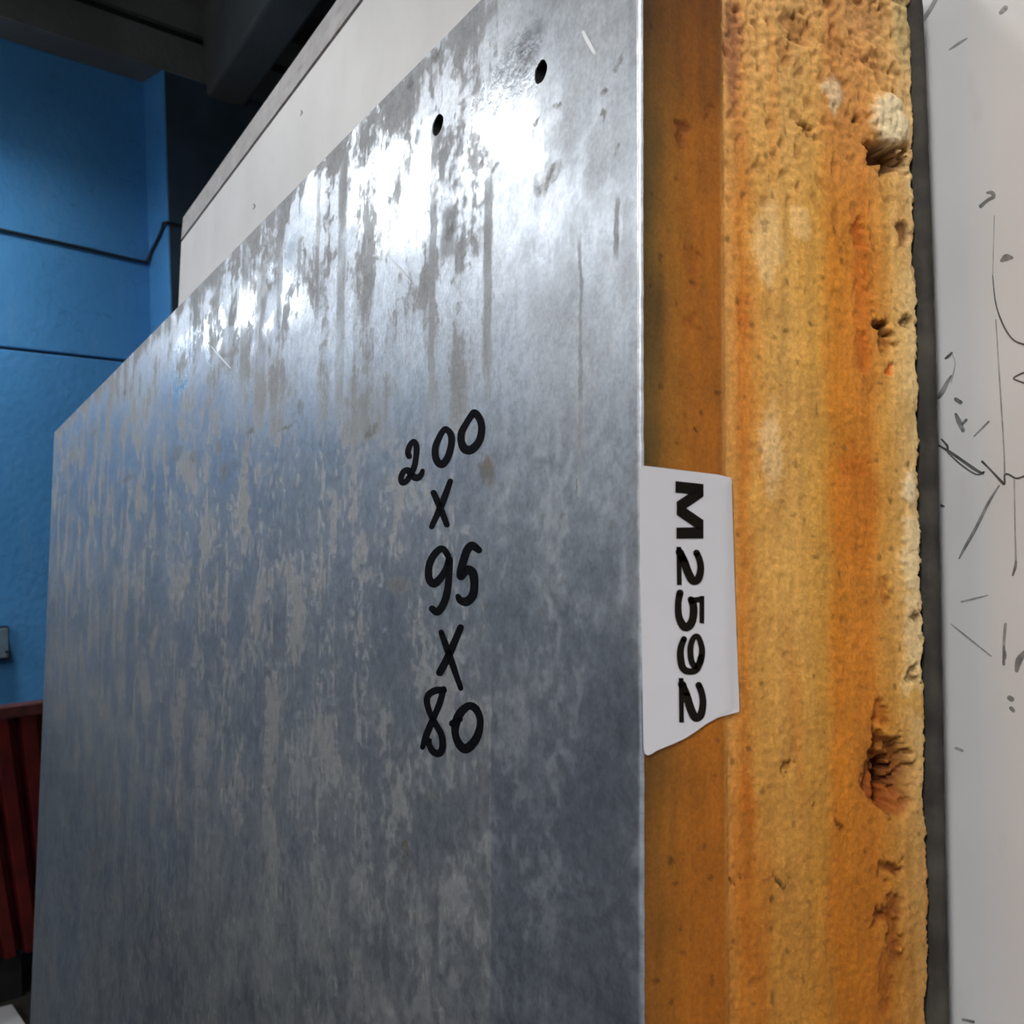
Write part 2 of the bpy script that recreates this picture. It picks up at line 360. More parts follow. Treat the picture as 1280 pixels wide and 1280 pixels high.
def galv_mat():
    n = NT('weathered galvanised steel'); c = n.coord(); s = n.sep(c); x, z = s[0], s[2]
    p2 = n.comb(x, 0.0, z)
    big = n.noise(p2, 7, 4); mid = n.noise(p2, 38, 6, .6); fine = n.noise(p2, 260, 5, .65)
    streak = n.noise(n.mapv(p2, (110, 1, 9)), 1, 5, .6); drip = n.noise(n.mapv(p2, (55, 1, 2.2)), 1, 4, .6)
    sp = n.voro(n.mapv(p2, (1, 1, .7)), 210, 'F1', 1); spv = n.sep(sp)[0]
    depth = n.math('SUBTRACT', PANEL_H, z)     # distance below the top edge
    # chalky white rust / dirt film: heavy in the top hand's breadth, running down in drips
    near_top = n.step(depth, .0, .115, 1, 0)
    film = n.math('ADD', n.math('MULTIPLY', mid, .68), n.math('MULTIPLY', drip, .32))
    film = n.math('ADD', film, n.math('MULTIPLY', n.math('SUBTRACT', streak, .5), .28))
    film = n.math('ADD', film, n.math('MULTIPLY', n.math('SUBTRACT', fine, .5), .40))
    fsum = n.math('ADD', film, n.math('MULTIPLY', near_top, .02))
    fsum = n.math('ADD', fsum, n.step(depth, .0, .014, .075, 0))
    low = n.step(depth, .11, .33)  # lower steel and film coloured darker, standing in for dim reflections
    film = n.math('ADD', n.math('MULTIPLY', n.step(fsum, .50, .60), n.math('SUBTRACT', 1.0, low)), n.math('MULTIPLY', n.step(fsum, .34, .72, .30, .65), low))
    xr = on_y(620, 300).x
    right = n.step(x, xr - .0006, xr + .0006)                                       # cleaner strip beside the near edge
    film = n.math('MULTIPLY', film, n.math('SUBTRACT', 1.0, n.math('MULTIPLY', right, .72)))
    # known drips and bands
    wob = n.math('MULTIPLY', n.math('SUBTRACT', n.noise(n.mapv(p2, (1, 1, 1)), 70, 6, .65), .5), .0055)
    xw = n.math('ADD', x, wob)
    def band(px, wpx, y0, y1, soft=.25):
        X = on_y(px, (y0 + y1) / 2).x; X1 = on_y(px + wpx / 2, (y0 + y1) / 2).x; hw = abs(X1 - X)
        za, zb_ = PANEL_H - on_y(px, y0).z, PANEL_H - on_y(px, y1).z
        d = n.math('ABSOLUTE', n.math('SUBTRACT', xw, X))
        m = n.step(d, hw * .6, hw * 1.25, 1, 0)
        m = n.math('MULTIPLY', m, n.step(depth, za - .002, za + .002)); return n.math('MULTIPLY', m, n.step(depth, zb_ - (zb_ - za) * soft, zb_, 1, 0))
    drips = None
    for a in ((540, 9, 160, 560), (426, 11, 190, 560), (397, 5, 205, 420), (305, 10, 300, 520), (325, 14, 330, 560), (610, 11, 220, 520), (724, 5, 300, 640), (560, 20, 260, 330), (350, 8, 270, 420), (270, 9, 340, 420), (770, 6, 250, 330)):
        b = band(*a); drips = b if drips is None else n.math('MAXIMUM', drips, b)
    drips = n.math('MULTIPLY', drips, n.step(n.math('ADD', mid, n.math('MULTIPLY', fine, .5)), .58, .84, .25, 1))
    film = n.math('MAXIMUM', film, n.math('MULTIPLY', drips, .85))
    # single spots
    warp = n.mapv(n.noise(p2, 150, 5, .65, col=True), (.010, 0, .010), (-.005, 0, -.005))
    vadd = n.t.nodes.new('ShaderNodeVectorMath'); vadd.operation = 'ADD'; n.put(vadd.inputs[0], p2); n.put(vadd.inputs[1], warp); pw = n.sep(vadd.outputs[0])
    def spot(px, py, rx, ry):
        P = on_y(px, py); ax = abs(on_y(px + rx, py).x - P.x); az = abs(on_y(px, py + ry).z - P.z)
        dx = n.math('DIVIDE', n.math('SUBTRACT', pw[0], P.x), ax); dz = n.math('DIVIDE', n.math('SUBTRACT', pw[2], P.z), az)
        r = n.math('ADD', n.math('MULTIPLY', dx, dx), n.math('MULTIPLY', dz, dz)); return n.step(r, .1, 1.7, 1, 0)
    dark = None
    for a in ((242, 573, 5, 9), (222, 566, 8, 9), (273, 560, 4, 10), (279, 590, 6, 12), (313, 541, 5, 6), (358, 533, 13, 3), (375, 508, 3, 7), (118, 541, 3, 3), (156, 491, 2, 5), (160, 598, 8, 4),
              (695, 132, 7, 4), (671, 153, 4, 4), (775, 78, 7, 8), (757, 116, 6, 5), (755, 143, 4, 4), (772, 193, 5, 5), (608, 200, 9, 13), (616, 213, 6, 6), (545, 72, 6, 9), (513, 106, 4, 11), (562, 285, 6, 22), (574, 384, 4, 7),
              (464, 540, 9, 8), (608, 583, 9, 9), (615, 600, 5, 14), (500, 732, 18, 10), (540, 1000, 5, 11), (506, 1057, 3, 6), (506, 1075, 4, 14), (243, 711, 2, 4), (723, 606, 2, 10), (781, 1004, 2, 2), (690, 220, 12, 10), (680, 235, 10, 7)):
        b = spot(*a); dark = b if dark is None else n.math('MAXIMUM', dark, b)
    rust = n.math('MAXIMUM', spot(506, 1057, 4, 6), spot(608, 590, 10, 14))
    speck = n.step(n.math('ADD', n.noise(p2, 520, 2, .5), n.math('MULTIPLY', mid, .18)), .70, .78)
    # light chalk flecks in the middle and lower left
    fleck = n.step(n.math('ADD', n.noise(n.mapv(p2, (1, 1, .55)), 330, 3, .6), n.math('MULTIPLY', n.math('SUBTRACT', mid, .5), .5)), .54, .68)
    fleck = n.math('MULTIPLY', fleck, n.math('MULTIPLY', n.step(depth, .09, .14), n.math('SUBTRACT', 1.0, n.math('MULTIPLY', right, .85))))
    cloud = n.step(n.math('ADD', n.math('MULTIPLY', big, .6), n.math('MULTIPLY', mid, .4)), .40, .62)
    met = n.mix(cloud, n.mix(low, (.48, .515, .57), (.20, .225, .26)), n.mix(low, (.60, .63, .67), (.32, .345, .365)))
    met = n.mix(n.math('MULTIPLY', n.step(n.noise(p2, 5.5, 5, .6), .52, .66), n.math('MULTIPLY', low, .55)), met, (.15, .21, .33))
    met = n.mix(n.math('MULTIPLY', spv, .30), met, (.72, .74, .77))
    met = n.mix(n.math('MULTIPLY', right, n.step(depth, .13, .2, 0, .45)), met, (.36, .42, .52))
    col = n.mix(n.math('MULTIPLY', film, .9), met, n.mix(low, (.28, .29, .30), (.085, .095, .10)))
    col = n.mix(n.math('MULTIPLY', fleck, .75), col, (.33, .345, .345))
    dark = n.math('MULTIPLY', dark, n.step(fine, .38, .6, .25, 1))
    col = n.mix(n.math('MULTIPLY', dark, .8), col, (.10, .095, .08))
    col = n.mix(n.math('MULTIPLY', rust, .5), col, (.20, .13, .05))
    gr = n.math('ADD', n.math('MULTIPLY', n.step(fine, .32, .68, .74, 1.26), .6), n.math('MULTIPLY', n.step(n.noise(p2, 900, 3, .6), .3, .7, .75, 1.25), .4))
    sc = n.t.nodes.new('ShaderNodeVectorMath'); sc.operation = 'SCALE'; n.put(sc.inputs[0], col); n.put(sc.inputs['Scale'], gr); col = sc.outputs[0]
    rough = n.math('MULTIPLY', n.step(n.math('ADD', n.noise(p2, 21, 6, .62), n.math('MULTIPLY', n.math('SUBTRACT', streak, .5), .25)), .47, .53, 0, 1), n.math('MULTIPLY', n.math('MULTIPLY', n.step(depth, .040, .058, .20, 0), n.step(depth, .012, .022)), n.math('MULTIPLY', n.step(x, on_y(190, 450).x, on_y(250, 430).x), n.step(x, on_y(650, 200).x, on_y(700, 200).x, 1, 0))))
    rough = n.math('SUBTRACT', n.step(mid, .3, .7, .34, .42), rough)
    rough = n.math('ADD', rough, n.math('MULTIPLY', film, .22))
    rough = n.math('ADD', rough, n.math('MULTIPLY', n.step(depth, .07, .17), .10))
    metal = n.math('SUBTRACT', .88, n.math('MAXIMUM', n.math('MULTIPLY', film, .75), n.math('MAXIMUM', n.math('MULTIPLY', dark, .8), n.math('MULTIPLY', fleck, .5))))
    h = n.math('ADD', n.math('MULTIPLY', fine, .25), n.math('MULTIPLY', mid, .8))
    nb = n.bump(h, .35, .0006); nb = n.bump(n.noise(p2, 9, 2), .35, .006, nb)
    return n.set(Base_Color=col, Roughness=rough, Metallic=metal, Normal=nb)
M_GALV = galv_mat()
M_SHEET_DARK = plain('dirty sheet edge', (.040, .036, .029), .8, var=.45, scale=120, bump=.0005, bscale=300)
M_HOLE = plain('dark bore', (.006, .006, .005), .9)

HOLES = []
for (px, py, rx, ry) in ((676, 90, 8, 14), (547, 156, 7, 12)):
    P = on_y(px, py); ax = abs(on_y(px + rx, py).x - P.x); az = abs(on_y(px, py + ry).z - P.z); HOLES.append((P.x, P.z, ax, az))
def hole_ring(h, k=1.0, seg=20, seed=0):
    x, z, ax, az = h; out = []
    for i in range(seg):
        t = 2 * math.pi * i / seg; r = k * (1 + .10 * noise.noise(V((math.cos(t) * 1.5, math.sin(t) * 1.5, x * 90))))
        out.append((x + ax * r * math.cos(t), z + az * r * math.sin(t)))
    return out
def holed_sheet(bm, x1, y, flip=False):
    n = 40; out = [(x1, 0.0), (x1, PANEL_H)] + [(far_x(PANEL_H - .03 * i), PANEL_H - .03 * i) for i in range(21)] + [(far_x(0), 0.0)]
    loops = [out] + [hole_ring(h) for h in HOLES]; es = []
    rings = []
    for L in loops:
        vs = [bm.verts.new((a, y, b)) for a, b in L]; rings.append(vs)
        es += [bm.edges.new((vs[i], vs[(i + 1) % len(vs)])) for i in range(len(vs))]
    r = bmesh.ops.triangle_fill(bm, edges=es, use_beauty=True)
    for f in r['geom']:
        if isinstance(f, bmesh.types.BMFace):
            f.normal_update()
            if (f.normal.y > 0) != flip: f.normal_flip()
    return rings
bm = bmesh.new()
RB = .0009
rings = holed_sheet(bm, -RB, 0.0)
for vs in rings:                                              # sheet thickness round the holes and outer edge
    n_ = len(vs); bk_ = [bm.verts.new(v.co + V((0, .0007, 0))) for v in vs]
    for i in range(n_):
        if vs is rings[0] and i == 0: continue
        bm.faces.new((vs[i], vs[(i + 1) % n_], bk_[(i + 1) % n_], bk_[i]))
N = 240                                                       # rolled near edge, slightly uneven
prev = None
for i in range(N + 1):
    z = PANEL_H - (.32 * i / 200 if i <= 200 else .32 + (PANEL_H - .32) * (i - 200) / 40)
    jit = .00016 * noise.noise(V((0, 0, z * 260))) + .00012 * noise.noise(V((3, 0, z * 700)))
    prof = [(-RB, 0)] + [(-RB + (RB + jit) * math.sin(k * math.pi / 8), RB - (RB) * math.cos(k * math.pi / 8)) for k in range(1, 5)] + [(-.0012, .0016)]
    row = [bm.verts.new((a, b, z)) for a, b in prof]
    if prev:
        for k in range(len(row) - 1):
            f = bm.faces.new((prev[k], row[k], row[k + 1], prev[k + 1])); f.smooth = True
    prev = row
bmesh.ops.recalc_face_normals(bm, faces=bm.faces)
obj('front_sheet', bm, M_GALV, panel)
for h in HOLES:
    bm = bmesh.new(); a = [bm.verts.new((x, .0003, z)) for x, z in hole_ring(h, .985)]; b = [bm.verts.new((x, .03, z)) for x, z in hole_ring(h, .8)]
    for i in range(20): bm.faces.new((a[i], b[i], b[(i + 1) % 20], a[(i + 1) % 20]))
    bm.faces.new(b); obj('drilled_hole', bm, M_HOLE, panel)

# back sheet with a ragged dirty lip
bm = bmesh.new(); prev = None; N = 300
for i in range(N + 1):
    z = PANEL_H - (.32 * i / 260 if i <= 260 else .32 + (PANEL_H - .32) * (i - 260) / 40)
    d = PANEL_H - z
    bow = -.0022 * max(0, 1 - d / .09) ** 1.3
    e = .0006 * noise.noise(V((7, 0, z * 140))) + .0004 * noise.noise(V((1, 0, z * 420)))
    pr = [(-.95, .0793), (-.95, .0800), (-.0004, .0800 + bow), (0.0002 + e * .4, .0797 + bow), (-.0004, .0785 + bow + .6 * e), (-.0014, .0774 + bow + e), (-.010, .0773 + bow)]
    row = [bm.verts.new((a, b, z)) for a, b in pr]
    if prev:
        for k in range(len(row) - 1): bm.faces.new((prev[k], prev[k + 1], row[k + 1], row[k]))
    prev = row
bmesh.ops.recalc_face_normals(bm, faces=bm.faces)
obj('back_sheet', bm, M_SHEET_DARK, panel, True)

# ---- foam core: a real carved surface, painted with stains, crumbs and the groove's lip shadow
def lerp(a, b, t): return a + (b - a) * t
def sstep(a, b, x):
    t = max(0, min(1, (x - a) / (b - a))); return t * t * (3 - 2 * t)
def s2l(c): return tuple(((v / 255 + .055) / 1.055) ** 2.4 if v > 10 else v / 255 / 12.92 for v in c)
FOAM_GAIN = 1.55
STOPS = [(0, (66, 50, 18)), (4, (88, 64, 22)), (6.5, (118, 78, 22)), (12, (140, 84, 18)), (19.3, (136, 80, 16)), (20.3, (178, 128, 66)), (22.5, (184, 132, 66)), (25, (178, 112, 40)), (29, (184, 136, 66)),
         (38, (186, 142, 74)), (46, (182, 134, 58)), (50, (176, 112, 32)), (60, (178, 112, 36)), (66, (186, 138, 66)), (71, (196, 160, 100)), (74, (196, 170, 118)), (80, (170, 140, 95))]
STOPS = [(a, s2l(c)) for a, c in STOPS]
def stop_col(y):
    for (a, c), (b, d) in zip(STOPS, STOPS[1:]):
        if y <= b:
            t = max(0, (y - a) / (b - a)); return [lerp(c[i], d[i], t) for i in range(3)]
    return list(STOPS[-1][1])
def fspot(px, py, rx, ry):
    P = on_x(px, py); return (P.y, P.z, abs(on_x(px + rx, py).y - P.y), abs(on_x(px, py + ry).z - P.z))
# (pixel place and radius, colour, how strongly it colours, how deep it is dug in metres)
FS = [(1117, 150, 24, 34, (214, 200, 165), .9, -.0015), (1116, 195, 26, 20, (70, 42, 12), .95, .006), (1042, 110, 15, 22, (205, 185, 150), .7, -.0004), (1075, 150, 8, 6, (110, 70, 25), .7, .0012),
      (1013, 157, 12, 5, (95, 62, 24), .8, .0012), (1087, 180, 7, 9, (90, 58, 24), .7, .0012), (1106, 404, 10, 13, (58, 34, 14), .95, .0035), (1113, 425, 12, 14, (120, 70, 20), .8, .0015), (1119, 462, 7, 9, (165, 80, 15), .9, .0008),
      (1077, 290, 11, 14, (150, 78, 18), 0.63, .0008), (1080, 330, 9, 60, (172, 92, 26), 0.56, .0003), (1086, 400, 12, 60, (174, 96, 24), 0.56, .0004), (1085, 440, 12, 25, (170, 92, 22), .7, .0004), (1133, 285, 10, 14, (95, 55, 22), .8, .0012),
      (1138, 400, 7, 9, (70, 45, 22), .8, .0014), (960, 274, 6, 5, (105, 80, 45), .8, .0006), (966, 300, 18, 60, (200, 170, 118), .6, 0), (1005, 280, 16, 20, (205, 172, 115), .6, 0), (970, 560, 14, 60, (208, 182, 138), .5, 0),
      (856, 165, 11, 16, (96, 48, 12), .8, .0006), (888, 138, 5, 5, (90, 45, 12), .7, .0003), (872, 537, 3, 4, (60, 38, 16), .9, .0004), (866, 400, 9, 15, (125, 66, 14), .6, .0003), (866, 330, 10, 22, (128, 70, 14), .6, .0003),
      (1115, 968, 32, 46, (112, 56, 10), .85, .0035), (1122, 975, 12, 30, (64, 24, 6), .95, .004), (1104, 985, 11, 14, (138, 70, 18), .6, -.001), (1128, 1005, 18, 18, (128, 62, 12), .8, .002), (1106, 895, 10, 16, (145, 82, 16), .8, .001), (1104, 930, 8, 30, (140, 78, 14), .7, .0016),
      (1118, 1090, 14, 14, (112, 60, 14), .8, .0012), (1120, 1140, 13, 22, (118, 62, 10), .85, .0010), (1107, 1147, 11, 8, (112, 58, 10), .85, .001), (1124, 1180, 9, 34, (126, 68, 12), .85, .0008), (1112, 1235, 9, 46, (140, 76, 12), .7, .0005),
      (924, 1099, 5, 4, (62, 42, 16), .95, .0006), (980, 1103, 8, 6, (70, 48, 20), .9, .0006), (990, 962, 10, 8, (130, 88, 30), .8, .001), (1056, 1037, 5, 6, (110, 62, 16), .8, .0006), (966, 580, 4, 5, (120, 84, 36), .6, .0003),
      (1145, 690, 15, 50, (212, 192, 150), .8, -.0006), (1148, 790, 16, 60, (206, 184, 140), .7, -.0004), (1142, 610, 10, 26, (214, 200, 165), .8, -.0006), (1075, 640, 30, 90, (172, 98, 20), .55, 0), (1070, 580, 22, 20, (168, 92, 20), .6, .0002),
      (1062, 780, 3, 4, (110, 66, 20), .8, .0004), (1110, 740, 5, 22, (150, 84, 20), .6, .0004), (940, 1000, 10, 50, (176, 96, 14), .6, 0), (938, 470, 10, 160, (176, 100, 26), 0.39, 0), (936, 400, 9, 30, (160, 84, 18), 0.42, .0004),
      (920, 60, 12, 80, (132, 84, 58), .7, .0004), (1000, 30, 24, 16, (130, 82, 36), .6, .001), (985, 60, 10, 20, (140, 90, 40), .6, .0008), (1090, 20, 30, 30, (150, 110, 66), .5, .0006), (1060, 60, 60, 10, (150, 104, 56), .5, .0006), (1135, 25, 14, 60, (150, 140, 100), .6, 0),
      (1142, 850, 10, 30, (200, 175, 125), .6, 0), (1145, 880, 18, 16, (176, 130, 50), .6, 0), (1160, 700, 8, 40, (80, 60, 40), .5, .002), (1148, 770, 9, 10, (90, 70, 45), .7, .0015), (1146, 845, 8, 8, (95, 75, 48), .7, .0012)]
FSP = [(fspot(*a[:4]), s2l(a[4]), a[5], a[6]) for a in FS]
Y0, Y1 = .0009, .0773
NY = 190; ZF = .285; NZ = 640
zs = [PANEL_H - ZF * i / NZ for i in range(NZ + 1)] + [PANEL_H - ZF - (PANEL_H - ZF) * i / 60 for i in range(1, 61)]
RIDGE = .0205; STEP = .0008
verts = []; cols = []
nz_ = noise.noise
for z in zs:
    d = PANEL_H - z
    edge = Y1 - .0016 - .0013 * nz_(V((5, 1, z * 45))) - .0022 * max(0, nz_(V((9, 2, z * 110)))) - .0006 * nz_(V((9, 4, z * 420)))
    topk = sstep(.075, .01, d)                   # paler, crumblier towards the top; in the groove, painted lip shadow
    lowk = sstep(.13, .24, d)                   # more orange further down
    ridge = RIDGE + .00012 * nz_(V((2, 2, z * 60))) + .00016 * nz_(V((2, 5, z * 400)))
    for j in range(NY + 1):
        y = Y0 + (Y1 - Y0) * j / NY
        r = sstep(ridge - .0007, ridge + .0007, y)
        n1 = nz_(V((0, y * 260, z * 60))); n2 = nz_(V((3, y * 700, z * 700))); n3 = nz_(V((6, y * 1500, z * 1500))); n4 = nz_(V((8, y * 120, z * 120)))
        n5 = nz_(V((11, y * 420, z * 14)))
        x = -.0002 - STEP * r + r * (.00022 * n2 + .00022 * n3 + .0003 * n4) + (1 - r) * (.00016 * n5 + .00006 * n2)
        pit = sstep(.18, .5, nz_(V((20, y * 380, z * 300)))) * (.22 + .78 * sstep(.11, .02, d)) * r
        x -= .0007 * pit
        x += .0006 * topk * n2 * r
        fr = sstep(.021, .028, y) + .5 * (1 - sstep(.012, .018, y)); c = stop_col((y + (.0011 * n1 + .0016 * n4) * fr) * 1000)
        br = .95 + .12 * n1 + .10 * n2 + .08 * n3 + .12 * n5 + .12 * n4 - .45 * sstep(.50, .68, nz_(V((41, y * 520, z * 480))))
        if y > ridge:
            if topk > 0:
                t_ = s2l((188, 150, 100)); c = [lerp(c[i], t_[i], .6 * topk) for i in range(3)]
            o_ = sstep(.1, .6, nz_(V((15, y * 190, z * 22)))); t_ = s2l((176, 100, 22)); c = [lerp(c[i], t_[i], (.25 + .35 * lowk) * o_) for i in range(3)]
        if y < ridge and topk > 0:  # groove top: brown stain plus the lip's shadow mixed into the colour
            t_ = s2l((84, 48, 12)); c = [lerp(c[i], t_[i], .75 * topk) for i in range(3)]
        t_ = s2l((150, 88, 12)); c = [lerp(c[i], t_[i], .55 * lowk) for i in range(3)]
        t_ = s2l((105, 64, 28)); c = [lerp(c[i], t_[i], .5 * pit) for i in range(3)]
        wy = y + .0015 * n2 + .0015 * n4 + .0008 * n3; wz = z + .0030 * nz_(V((31, y * 300, z * 300))) + .0010 * n3
        for (sy, sz, ry, rz), sc, st, dp in FSP:
            ey = (wy - sy) / ry; ez = (wz - sz) / rz
            if abs(ey) > 1.3 or abs(ez) > 1.3: continue
            k = 1 - sstep(.35, 1.3, ey * ey + ez * ez)
            if k > 0:
                c = [lerp(c[i], sc[i], k * st) for i in range(3)]; x -= dp * k
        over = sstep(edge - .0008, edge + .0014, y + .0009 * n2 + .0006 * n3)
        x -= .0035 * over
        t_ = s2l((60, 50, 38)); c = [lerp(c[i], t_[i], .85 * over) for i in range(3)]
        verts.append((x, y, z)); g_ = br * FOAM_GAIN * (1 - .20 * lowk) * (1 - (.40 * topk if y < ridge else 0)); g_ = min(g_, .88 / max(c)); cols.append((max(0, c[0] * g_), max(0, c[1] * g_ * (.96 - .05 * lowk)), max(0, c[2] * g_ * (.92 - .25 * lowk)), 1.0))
faces = []
K = NY + 1
for i in range(len(zs) - 1):
    for j in range(NY):
        a = i * K + j; faces.append((a, a + K, a + K + 1, a + 1))
nb_ = len(verts); 
b0 = len(verts); verts += [(-.93, Y0, PANEL_H - .001), (-.93, Y1, PANEL_H - .001), (-1.0, Y1, 0), (-1.0, Y0, 0)]; cols += [(.6, .4, .15, 1)] * 4
last = (len(zs) - 1) * K
faces.append(tuple(range(0, K)) + (b0 + 1, b0))
faces.append(tuple(range(last + K - 1, last - 1, -1)) + (b0 + 3, b0 + 2))
faces.append((b0, b0 + 1, b0 + 2, b0 + 3))
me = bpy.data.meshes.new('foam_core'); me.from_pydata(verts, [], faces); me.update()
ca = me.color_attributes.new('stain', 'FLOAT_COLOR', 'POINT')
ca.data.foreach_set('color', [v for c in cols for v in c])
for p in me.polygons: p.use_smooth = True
def foam_mat():
    n = NT('aged polyurethane foam'); c = n.coord()
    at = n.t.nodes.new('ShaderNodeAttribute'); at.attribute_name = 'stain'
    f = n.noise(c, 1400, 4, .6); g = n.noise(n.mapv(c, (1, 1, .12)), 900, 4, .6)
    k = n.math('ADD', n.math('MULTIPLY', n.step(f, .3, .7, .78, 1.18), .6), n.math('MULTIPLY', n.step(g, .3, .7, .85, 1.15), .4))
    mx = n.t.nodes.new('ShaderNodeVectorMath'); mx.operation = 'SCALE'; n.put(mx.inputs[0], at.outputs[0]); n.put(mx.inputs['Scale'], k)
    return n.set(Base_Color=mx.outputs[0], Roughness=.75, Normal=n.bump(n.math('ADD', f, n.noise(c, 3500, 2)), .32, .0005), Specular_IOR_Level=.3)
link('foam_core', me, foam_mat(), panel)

# ------------------------------------------------------------------ marker writing on the steel face
M_INK = plain('black marker ink', (.003, .003, .005), .8, var=.1)
M_INK.node_tree.nodes['Principled BSDF'].inputs['Specular IOR Level'].default_value = .08
def ribbon(bm, pts, place, n=8, closed=False):
    """pts: (px, py, width) in picture pixels; place(px, py) gives the point on the surface"""
    P = catmull([V(p) for p in pts], n, closed)
    L, R = [], []
    for i, p in enumerate(P):
        a = P[max(i - 1, 0)]; b = P[min(i + 1, len(P) - 1)]
        if closed and i in (0, len(P) - 1): a, b = P[-2], P[1]
        t = V((b.x - a.x, b.y - a.y)); t = t.normalized() if t.length > 1e-6 else V((1, 0)); q = V((-t.y, t.x)) * p.z / 2
        L.append(bm.verts.new(place(p.x + q.x, p.y + q.y))); R.append(bm.verts.new(place(p.x - q.x, p.y - q.y)))
    for i in range(len(P) - 1): bm.faces.new((L[i], R[i], R[i + 1], L[i + 1]))
    if not closed:
        for p in (P[0], P[-1]):
            vs = [bm.verts.new(place(p.x + p.z / 2 * math.cos(k * math.pi / 7), p.y + p.z / 2 * math.sin(k * math.pi / 7))) for k in range(14)]
            bm.faces.new(vs)
def face_at(px, py): p = on_y(px, py, -.00006); return p
def strokes(name, label, specs, place, mat, parent, s=6.4, ox=0, oy=0):
    bm = bmesh.new()
    for closed, pts in specs:
        ribbon(bm, [(ox + p[0] / s, oy + p[1] / s, 1.17 * p[2] / s) for p in pts], place, 8, closed)
    o = obj(name, bm, mat, parent)
    if label: o['label'] = label
    return o
A_, B_, C_ = (460, 480), (460, 640), (460, 780)
GL = [('2', A_, [(False, [(328, 578, 40), (318, 545, 40), (335, 490, 38), (366, 460, 38), (386, 495, 40), (386, 560, 40), (372, 650, 40), (345, 720, 40), (305, 778, 40), (272, 788, 40), (264, 750, 40), (284, 702, 40), (320, 690, 44), (348, 728, 50), (388, 752, 46), (422, 728, 40), (436, 694, 30)])]),
      ('0', A_, [(True, [(625, 362, 42), (662, 405, 46), (666, 480, 46), (640, 580, 48), (598, 640, 52), (562, 630, 52), (538, 575, 48), (540, 500, 46), (572, 420, 42), (600, 374, 40)])]),
      ('0', A_, [(True, [(855, 232, 52), (897, 290, 50), (908, 370, 50), (886, 460, 52), (830, 522, 60), (778, 522, 62), (748, 470, 52), (748, 390, 50), (790, 308, 44), (826, 254, 46)])]),
      ('x', A_, [(False, [(524, 870, 42), (575, 985, 46), (630, 1125, 40)]), (False, [(658, 778, 38), (590, 960, 48), (508, 1142, 36)])]),
      ('9', B_, [(False, [(640, 350, 44), (606, 300, 44), (570, 300, 48), (520, 355, 50), (488, 430, 50), (486, 525, 52), (522, 572, 58), (572, 538, 52), (622, 460, 46), (652, 372, 44), (648, 500, 46), (632, 640, 50), (604, 735, 52), (556, 798, 54), (512, 774, 46)])]),
      ('5', B_, [(False, [(886, 305, 46), (835, 270, 58), (795, 300, 56), (765, 385, 56), (738, 488, 54), (745, 520, 46), (792, 462, 60), (838, 490, 62), (850, 580, 56), (836, 670, 60), (786, 716, 62), (740, 706, 52), (720, 675, 38)])]),
      ('x', C_, [(False, [(585, 66, 38), (650, 250, 48), (742, 514, 36)]), (False, [(740, 28, 46), (650, 240, 52), (574, 388, 52)])]),
      ('8', C_, [(False, [(604, 520, 42), (570, 640, 44), (520, 760, 44), (470, 880, 48), (436, 985, 36)]), (False, [(605, 530, 46), (545, 530, 48), (490, 560, 46), (470, 612, 44), (490, 700, 42), (540, 800, 44), (588, 890, 46), (596, 985, 48), (568, 1034, 52), (520, 1020, 48), (488, 962, 40), (490, 932, 36)])]),
      ('0', C_, [(True, [(808, 655, 54), (864, 682, 54), (896, 760, 46), (888, 855, 52), (850, 940, 62), (782, 998, 66), (730, 962, 58), (698, 880, 50), (704, 790, 60), (742, 706, 60)]), (False, [(676, 796, 50), (736, 762, 40)])])]
for ch, (ox, oy), sp in GL:
    strokes('handwritten_character', 'black marker character %s' % ch, sp, face_at, M_INK, panel, 6.4, ox, oy)
# bright scratches cut in the zinc
M_SCRATCH = plain('bright scratch', (.93, .94, .95), .5, .1, var=.05)
for pts in ([(729, 40, 4), (735, 52, 5), (743, 66, 4)], [(487, 322, 1.2), (500, 336, 2), (513, 353, 1.2)], [(264, 433, 1), (276, 447, 2.2), (288, 460, 1.2)]):
    bm = bmesh.new(); ribbon(bm, pts, face_at); obj('scratch', bm, M_SCRATCH, panel)

# ------------------------------------------------------------------ paper label stuck over the foam
M_PAPER = plain('white label paper', (.66, .65, .68), .5, var=.03)
M_PRINT = plain('black print', (.008, .006, .004), .8)
M_PRINT.node_tree.nodes['Principled BSDF'].inputs['Specular IOR Level'].default_value = .1
def label_x(y, z):
    """the label lies in the groove, then bends up over the foam ridge"""
    k = sstep(.0160, .0205, y); return .00035 - .0009 * sstep(.0195, .0235, y)
def label_at(px, py, lift=0.0):
    X = -.002
    for _ in range(12):
        P = on_x(px, py, X); X = label_x(P.y, P.z) + lift
    return on_x(px, py, X)
LO = [(60, 84), (63, 75), (72, 70), (160, 80), (250, 91), (340, 102), (420, 112), (428, 118), (431, 132), (436, 330), (443, 540), (452, 800), (462, 1040), (460, 1056), (448, 1064), (415, 1067), (385, 1073), (330, 1103), (285, 1136), (240, 1164), (180, 1191), (135, 1208), (108, 1226), (94, 1230), (82, 1222), (78, 1205), (73, 900), (66, 500)]
def in_poly(x, y, P):
    c = False
    for (x0, y0), (x1, y1) in zip(P, P[1:] + P[:1]):
        if (y0 > y) != (y1 > y) and x < (x1 - x0) * (y - y0) / (y1 - y0) + x0: c = not c
    return c
